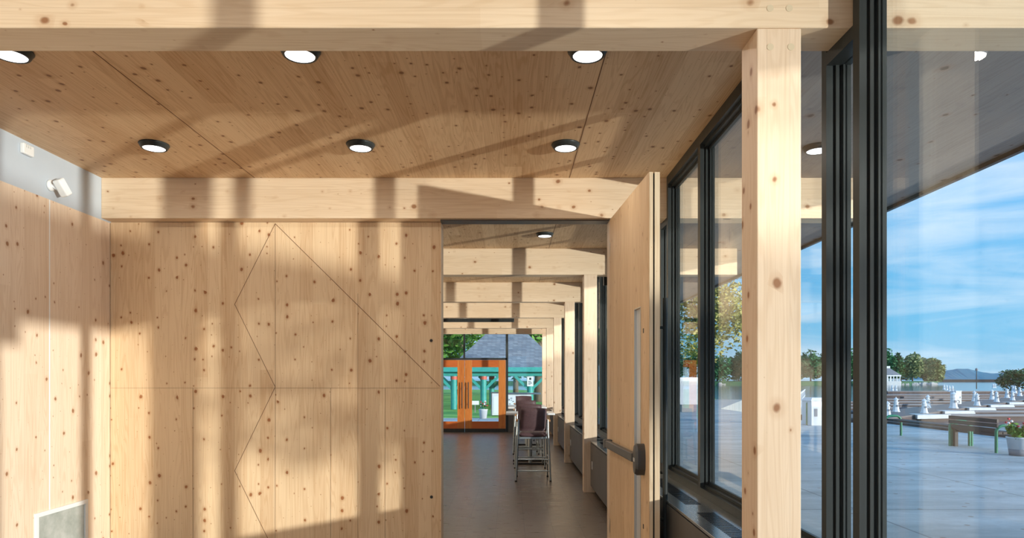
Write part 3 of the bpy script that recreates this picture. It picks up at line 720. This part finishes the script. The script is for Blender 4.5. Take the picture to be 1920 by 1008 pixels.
# lamp post on the outer dock
def post(px, ytop, Y, label):
    zb = -.8; zt_ = HC-(ytop-VY)*Y/F; x = gx(px, Y); r = empty('lamp_post', (x, Y, zb)); tag(r, label, 'lamp')
    b = MB(); b.tube([(0, 0, 0), (0, 0, zt_-zb-.5)], .10, 8, .07); b.build('pole', 'black_frame', r)
    b = MB(); b.lathe((0, 0, zt_-zb-.55), [(.15, 0), (.26, .08), (.26, .4), (.1, .6)], 10); b.build('lantern', 'pot_grey', r)
post(1831, 690, 150, 'thin dark lamp post standing on the outer dock')

# ------------------------------------------------------------ white gazebo across the water
def gazebo():
    Y = 283; cx = gx(1664, Y); r = empty('gazebo', (cx, Y, .3)); tag(r, 'white gazebo with grey hipped roof across the water', 'gazebo')
    s = Y/F
    e_ = (VY-703)*s+1.5-.3; ap = (VY-690)*s+1.5-.3; hw_ = 16.5*s; tw = 3*s
    MB().add([(-hw_, -hw_, e_), (hw_, -hw_, e_), (hw_, hw_, e_), (-hw_, hw_, e_), (-tw, -tw, ap), (tw, -tw, ap), (tw, tw, ap), (-tw, tw, ap)], [(0, 1, 5, 4), (1, 2, 6, 5), (2, 3, 7, 6), (3, 0, 4, 7), (4, 5, 6, 7), (3, 2, 1, 0)]).build('roof', 'pot_grey', r)
    MB().box(-tw*1.1, tw*1.1, -tw*1.1, tw*1.1, ap, ap+4*s).build('cupola', 'lighthouse_white', r)
    MB().box(-hw_, hw_, -hw_, hw_, e_-.5, e_).build('eave_band', 'lighthouse_white', r)
    for i in range(6):
        for yy in (-hw_*.9, hw_*.9):
            x = -hw_*.9+i*hw_*.36; MB().box(x-.14, x+.14, yy-.14, yy+.14, 0, e_-.5).build('post', 'lighthouse_white', r)
    MB().box(-hw_, hw_, -hw_, hw_, -1.8, .12).build('deck', 'dock_concrete', r)
    b = MB()
    for i in range(20): x = -hw_*.9+i*hw_*1.8/19; b.box(x-.05, x+.05, -hw_*.92, -hw_*.88, .12, 1.1)
    b.box(-hw_*.9, hw_*.9, -hw_*.92, -hw_*.88, 1.1, 1.2); b.build('railing', 'lighthouse_white', r)
gazebo()

# ------------------------------------------------------------ docks and lighthouse-shaped pedestals
DZ = -.85
def dpos(px, py): Y = (HC-DZ)*F/(py-VY); return gx(px, Y), Y
o = MB(); a0 = Vector((20.5, 40.3)); a1 = Vector((75, 94.8)); d = (a1-a0).normalized(); n_ = Vector((d.y, -d.x))
c4 = [a0-n_*1.6, a0+n_*1.6, a1+n_*1.6, a1-n_*1.6]
r = empty('main_pier', (a0.x, a0.y, DZ)); tag(r, 'long grey main pier running diagonally away between the slips', 'dock')
n4 = len(c4); b = MB(); b.add([(p.x, p.y, DZ-.1) for p in c4]+[(p.x, p.y, DZ) for p in c4], [(4, 5, 6, 7), (3, 2, 1, 0)]+[(i, (i+1) % 4, (i+1) % 4+4, i+4) for i in range(4)]); b.build('deck', 'dock_timber', r, keep_world=True)
b = MB(); b.add([(p.x, p.y, -1.6) for p in c4]+[(p.x, p.y, DZ-.1) for p in c4], [(4, 5, 6, 7), (3, 2, 1, 0)]+[(i, (i+1) % 4, (i+1) % 4+4, i+4) for i in range(4)]); b.build('float', 'dock_face', r, keep_world=True)
ordn = ['first', 'second', 'third', 'fourth', 'fifth', 'sixth', 'seventh', 'eighth', 'ninth', 'tenth', 'eleventh']
def finger(x0, x1, y, label, wd=.9):
    r = empty('finger_dock', (x0, y, DZ)); tag(r, label, 'dock', 'finger docks beside the main pier')
    b = MB(); b.box(0, x1-x0, -wd/2, wd/2, -.08, 0); b.build('deck', 'dock_timber', r)
    b = MB(); b.box(0, x1-x0, -wd/2+.02, wd/2-.02, -.7, -.08); b.build('float', 'dock_face', r)
    b = MB(); b.box(0, x1-x0, -wd/2-.02, -wd/2+.02, -.12, .01); b.build('edge_strip', 'edge_grey', r); return r
fy = [44.5, 49.5, 55, 61, 67.5, 74.5, 82, 90]
for i, y in enumerate(fy):
    xc = y-19.8
    fd = finger(xc+2.2, xc+17, y, 'dark timber finger dock, %s on the right side of the pier' % ordn[i])
    b = MB(); b.add([(xc+1.5, y-1.2, DZ-.25), (xc+4.2, y-.45, DZ-.25), (xc+2.2, y+.9, DZ-.25), (xc+1.5, y-1.2, DZ+.01), (xc+4.2, y-.45, DZ+.01), (xc+2.2, y+.9, DZ+.01)], [(0, 2, 1), (3, 4, 5), (0, 1, 4, 3), (1, 2, 5, 4), (2, 0, 3, 5)])
    tag(b.build('corner_brace', 'dock_concrete', fd, keep_world=True), 'pale triangular corner')
for i, y in enumerate((50, 56, 62.5, 70, 79, 88)):
    xc = y-19.8
    finger(xc-17, xc-2.2, y, 'dark timber finger dock, %s on the left side of the pier' % ordn[i])
for i, (Y, xa, xb) in enumerate(((100, 45, 95), (128, 70, 118))):
    finger(gx(1655 if i == 0 else 1660, Y), gx(1925, Y), Y, 'outer dock parallel to the shore, %s' % ['nearer', 'farther'][i], 1.5)
# wooden quay edge at the water
o = MB().box(12.75, 13.0, 10, 22.8, -1.6, .06).build('quay_edge', 'bench_timber', bevel=.02); tag(o, 'brown timber quay edge along the plaza', 'edging')

def make_light():
    r = empty('dock_pedestal')
    b = MB(); b.lathe((0, 0, 0), [(.30, 0), (.30, .05), (.25, .10), (.15, .70)], 8, False); b.build('tower', 'lighthouse_white', r)
    MB().lathe((0, 0, .70), [(.21, 0), (.21, .05)], 8, False).build('gallery', 'lighthouse_white', r)
    MB().lathe((0, 0, .75), [(.13, 0), (.13, .20)], 8, False).build('lantern_room', 'lighthouse_white', r)
    MB().lathe((0, 0, .95), [(.20, 0), (.19, .03), (.04, .15), (.02, .22)], 8, False).build('cap', 'lighthouse_white', r)
    b = MB(); b.tube([(.16, -.12, .35), (.30, -.15, .38), (.33, -.12, .5), (.20, -.1, .55)], .03, 6); b.build('hose_reel', 'pot_grey', r)
    MB().box(-.06, .06, -.24, -.18, .40, .55).build('socket_box', 'pot_grey', r)
    return r
peds = [(1664, 780, 29), (1733, 774, 28), (1788, 765, 32), (1832, 760, 24), (1868.6, 753, 20), (1898.6, 750, 18),
        (1680, 771.5, 28), (1739.7, 764, 25), (1827, 752, 20), (1860, 748.7, 19), (1888, 745.3, 18), (1912, 742, 17), (1903, 737, 15), (1899, 735.5, 14),
        (1770, 730, 10), (1775, 731, 10), (1780, 734, 12), (1786, 734, 12), (1862, 727, 8.5), (1865.7, 727, 8.5), (1673, 732, 11), (1680, 732, 11)]
side = ['near side of the main pier, %s from the left' % ordn[i] for i in range(6)]+['far side of the main pier, %s from the left' % ordn[i] for i in range(6)] + ['on the last pier stretch, right one', 'on the last pier stretch, left one'] + \
    ['%s of the four on the outer dock mid view' % ordn[i] for i in range(4)] + ['left one of a tiny pair by the dark bush', 'right one of a tiny pair by the dark bush', 'left one of the pair below the gazebo', 'right one of the pair below the gazebo']
pd = make_light()
for i, (px, py, h) in enumerate(peds):
    o = pd if i == 0 else copy_tree(pd); x, y = dpos(px, py); o.location = (x, y, DZ); o.scale = [h*y/F/1.17]*3
    tag(o, 'white lighthouse-shaped dock pedestal, ' + side[i], 'pedestal', 'white lighthouse-shaped dock pedestals')
# white locker on the dock
x, y = dpos(1797.5, 757); r = empty('dock_locker', (x, y, DZ)); tag(r, 'tall white locker standing on the dock', 'locker')
s = y/F; MB().box(-5.5*s, 5.5*s, 0, .8, 0, 24*s).build('body', 'lighthouse_white', r, bevel=.02); MB().box(-5.8*s, 5.8*s, -.04, .84, 24*s, 25*s).build('lid', 'lighthouse_white', r); MB().box(2.5*s, 3.2*s, -.03, 0, 11*s, 14*s).build('handle', 'pot_grey', r)

# ------------------------------------------------------------ plaza furniture
def hoop(b, x0, x1, y, h, r_=.03):
    pts = [(x0, y, 0), (x0, y, h-.12)]+[(x0+.14-.14*math.cos(q), y, h-.14+.14*math.sin(q)) for q in (.4, .8, 1.2, 1.57)]+[(x1-.14+.14*math.sin(q), y, h-.14+.14*math.cos(q)) for q in (0, .4, .8, 1.2, 1.57)]+[(x1, y, 0)]
    b.tube(pts, r_, 10)
r = empty('park_bench', (10.0, 15.1, -.02)); tag(r, 'low backless timber bench with green metal hoops on the plaza', 'bench')
for yy in (0.1, 2.85):
    b = MB(); hoop(b, 0, .42, yy, .53); b.build('hoop_leg', 'green_enamel', r)
for i in range(4): MB().box(.03+i*.095, .11+i*.095, .05, 2.9, .40, .45).build('slat', 'bench_timber', r)
MB().box(-.02, .05, .0, .08, 0, .45).build('post', 'bench_timber', r)
r = empty('park_bench', (9.93, 13.75, -.02)); tag(r, 'dark timber bench with backrest and green hoop arms beside the planter', 'bench')
for yy in (0, 1.45):
    b = MB(); hoop(b, 0, .44, yy, .56); b.build('hoop_leg', 'green_enamel', r)
for i in range(4): MB().box(.03+i*.1, .115+i*.1, -.02, 1.5, .38, .43).build('slat', 'bench_timber', r)
for i in range(3): MB().box(.0, .035, -.02, 1.5, .42+i*.095, .50+i*.095).build('back_slat', 'bench_timber', r)
# planter at right edge
def pot(x, y, z, h, rt, rb, label, band=True, flowers=.35, seed=4, n=160, leafs=.05):
    r = empty('flower_planter', (x, y, z)); tag(r, label, 'planter'); rnd = random.Random(seed)
    if band:
        MB().lathe((0, 0, 0), [(rb, 0), (rb+(rt-rb)*.35, h*.35)], 28).build('base_band', 'pot_grey', r)
        MB().lathe((0, 0, 0), [(rb+(rt-rb)*.35, h*.35), (rt, h*.93), (rt*1.05, h*.94), (rt*1.05, h), (rt*.9, h), (rt*.88, h*.9)], 28).build('pot', 'pot_white', r)
    else: MB().lathe((0, 0, 0), [(rb, 0), (rt, h*.9), (rt*1.06, h*.91), (rt*1.06, h), (rt*.9, h), (rt*.88, h*.9)], 28).build('pot', 'pot_white', r)
    b = MB(); foliage(b, (0, 0, h+flowers*.35), (rt*1.25, rt*1.25, flowers*.7), n*4, leafs, 12, rnd); b.build('leaves', 'leaf_green', r)
    for m_, k in (('petal_red', 10), ('petal_white', 8)):
        b = MB()
        for _ in range(k):
            a = rnd.uniform(0, 6.28); q = rnd.uniform(.4, 1.3)*rt; b.lathe((q*math.cos(a), q*math.sin(a), h+flowers*rnd.uniform(.3, 1.05)), [(.01, -.02), (.03, 0), (.01, .02)], 7)
        b.build('blossoms', m_, r)
pot(gx(1911, 13.3), 13.3, -.02, .37, .21, .165, 'white and grey flower planter on the plaza at the right edge', seed=9)
# utility box and bin seen between frames
Yb = 21.7; x0 = gx(1521, Yb)
r = empty('utility_box', (x0, Yb, -.02)); tag(r, 'pale blue grey utility box beyond the foreground column', 'box')
MB().box(0, .75, 0, .7, 0, .80).build('body', 'pot_white', r, bevel=.02)
MB().add([(-.03, -.05, .80), (.78, -.05, .80), (.78, .74, .80), (-.03, .74, .80), (.05, .05, .9), (.7, .05, .9), (.7, .64, .9), (.05, .64, .9)], [(0, 1, 5, 4), (1, 2, 6, 5), (2, 3, 7, 6), (3, 0, 4, 7), (4, 5, 6, 7), (3, 2, 1, 0)]).build('lid', 'pot_white', r)
MB().box(.1, .2, -.01, 0, .3, .55).build('notice', 'pot_grey', r)
r = empty('rope_bollard', (gx(1513, 22), 22, -.02)); tag(r, 'slim green bollard beside the utility box', 'bollard')
b = MB(); b.tube([(0, 0, 0), (0, 0, .7), (.03, 0, .74)], .035, 10); b.build('post', 'green_enamel', r)
# railed gangway behind
r = empty('gangway', (gx(1500, 46), 46, DZ), -.43); tag(r, 'white railed gangway leading to the docks', 'gangway')
MB().box(0, 2.6, 0, 18, -.1, .3).build('deck', 'dock_concrete', r)
for xx in (0, 2.6):
    b = MB()
    for i in range(15): b.box(xx-.03, xx+.03, i*1.2, i*1.2+.06, .3, 1.35)
    b.box(xx-.04, xx+.04, 0, 18, 1.3, 1.38); b.box(xx-.03, xx+.03, 0, 18, .8, .85); b.build('railing', 'lighthouse_white', r)
# white cabinet seen in the window near the door
Yc = 30.7
r = empty('electrical_cabinet', (gx(1274, Yc), Yc, -.02)); tag(r, 'white electrical cabinet on a concrete block, seen past the open door', 'cabinet')
MB().box(0, .9, 0, .6, .33, 1.55).build('body', 'pot_white', r, bevel=.02); MB().box(-.02, .92, -.03, .62, 1.50, 1.58).build('top', 'pot_white', r)
MB().box(.1, .8, -.01, 0, 1.30, 1.42).build('vent', 'dock_concrete', r); MB().box(.12, .66, .05, .55, 0, .33).build('plinth', 'stone', r)

# ------------------------------------------------------------ pavilion beyond the end doors
Yp = 32.5; PC = gx(950, 34)
r = empty('pavilion', (PC, 36, 0)); tag(r, 'teal park pavilion with grey shingle roof beyond the end doors', 'pavilion')
e_ = HC-(688-VY)*Yp/F; W = 3.55; ap = 4.85; WR = 2.75
MB().add([(-WR, -W+.1, e_), (WR, -W+.1, e_), (WR, W-.1, e_), (-WR, W-.1, e_), (-.1, -.1, ap), (.1, -.1, ap), (.1, .1, ap), (-.1, .1, ap)], [(0, 1, 5, 4), (1, 2, 6, 5), (2, 3, 7, 6), (3, 0, 4, 7), (4, 5, 6, 7), (3, 2, 1, 0)]).build('roof', 'shingle', r)
b = MB()
for a in ((-W, W, -W, -W+.08), (-W, W, W-.08, W), (-W, -W+.08, -W, W), (W-.08, W, -W, W)): b.box(*a, e_-.22, e_)
b.build('fascia', 'teal_paint', r)
b = MB()
for yy in (-W+.45, W-.45): b.box(-W+.3, W-.3, yy-.08, yy+.08, e_-.42, e_-.22)
for xx in (-W+.45, W-.45): b.box(xx-.08, xx+.08, -W+.3, W-.3, e_-.42, e_-.22)
b.build('ring_beam', 'teal_paint', r)
def ppost(x, y):
    b = MB(); b.tube([(x, y, 0), (x, y, e_-.42)], .15, 14); p = b.build('post', 'teal_paint', r)
    b = MB(); b.tube([(x, y, e_-.60), (x, y, e_-.44)], .165, 14); b.build('collar', 'coral_paint', p)
    for s_ in (-1, 1):
        b = MB(); b.bar((x, y, e_-1.15), (x+s_*.75, y, e_-.42), .13, .13, up=(0, 1, 0)); b.build('brace', 'teal_paint', p)
yf = -W+.45
for px in (851, 906.5, 994): ppost(gx(px, 36+yf)-PC, yf)
for xx in (-W+.5, -.9, W-.5): ppost(xx, W-.45)
ppost(W-.5, yf)
# notice on post
xs = gx(994, 36+yf); r2 = empty('notice_sheet', (xs, 36+yf-.17, 1.15)); tag(r2, 'white paper notice fixed to a teal pavilion post', 'notice')
MB().box(-.15, .15, -.012, 0, -.02, .46).build('sheet', 'paper', r2)
b = MB(); rnd = random.Random(1)
for i in range(4): b.box(-.10, -.10+rnd.uniform(.1, .2), -.014, -.012, .06+i*.05, .085+i*.05)
b.box(-.05, .05, -.014, -.012, .29, .40); b.build('print', 'ink', r2)
# terrace items
pot(gx(906, 26.2-.5), 25.7, -.02, .36, .17, .13, 'white flower pot on the terrace outside the glazed door', band=False, flowers=.3, seed=5, n=60, leafs=.035)
Yt = 27.0
r = empty('barbecue_cart', (gx(922.5, Yt), Yt, -.01)); tag(r, 'tall white appliance cabinet outside, right in the door glass', 'cabinet')
MB().box(0, .42, 0, .5, .04, .93).build('body', 'pot_white', r, bevel=.01); MB().box(-.05, .55, -.04, .54, .93, .97).build('top', 'ledge_steel', r); MB().box(-.04, 0, 0, .04, 0, .93).build('leg', 'ledge_steel', r)
MB().box(.06, .36, -.01, 0, .12, .8).build('door', 'white_plastic', r, bevel=.004); MB().box(.32, .34, -.03, -.01, .35, .55).build('handle', 'pot_grey', r)
r = empty('outdoor_counter', (gx(951, Yt), Yt, -.01)); tag(r, 'pale outdoor counter seen through the side glazing', 'counter')
MB().box(0, .95, 0, .6, 0, .88).build('body', 'pot_white', r); MB().box(-.05, 1.35, -.05, .65, .88, .94).build('worktop', 'ledge_steel', r)
b = MB(); rnd = random.Random(6)
for i in range(14): a, c = rnd.uniform(.05, .85), rnd.uniform(.3, .8); b.box(a, a+rnd.uniform(.03, .09), -.006, 0, c, c+rnd.uniform(.02, .08))
b.build('decal', 'pot_grey', r)
# small sign in the lawn
r = empty('lawn_sign', (gx(897, 33), 30, -.01)); tag(r, 'small white sign on a stake in the grass', 'sign')
MB().box(-.17, .17, -.02, 0, .35, .52).build('board', 'paper', r); MB().box(-.02, .02, -.02, 0, 0, .35).build('stake', 'pot_grey', r)
tree(gx(1010, 44), 44, 0, 9, (3.6, 3.6, 3), 5000, .2, 'leaf_green', 'tree with pale trunk behind the pavilion at right', trunk=.32, clumps=22, seed=31, cz=6.2)
back = [(-14, 56, 'leaf_green', 11), (-9, 68, 'leaf_dark', 10), (-4.5, 60, 'leaf_green', 12), (.5, 70, 'leaf_dark', 11), (5, 60, 'leaf_green', 11), (9.8, 70, 'leaf_dark', 10), (-6.5, 48, 'leaf_green', 9.5)]
wd = ['far left', 'second from left', 'third from left', 'behind the roof peak', 'right of the roof peak', 'far right', 'nearer, left of the roof']
for i, (x, y, lf, h) in enumerate(back):
    tree(x, y, 0, h, (3.9, 3.6, h*.42), 4500, .24, lf, ('dark' if lf == 'leaf_dark' else 'bright') + ' green tree behind the pavilion, ' + wd[i], 'trees behind the pavilion', trunk=.3, clumps=26, seed=60+i, cz=h*.57)
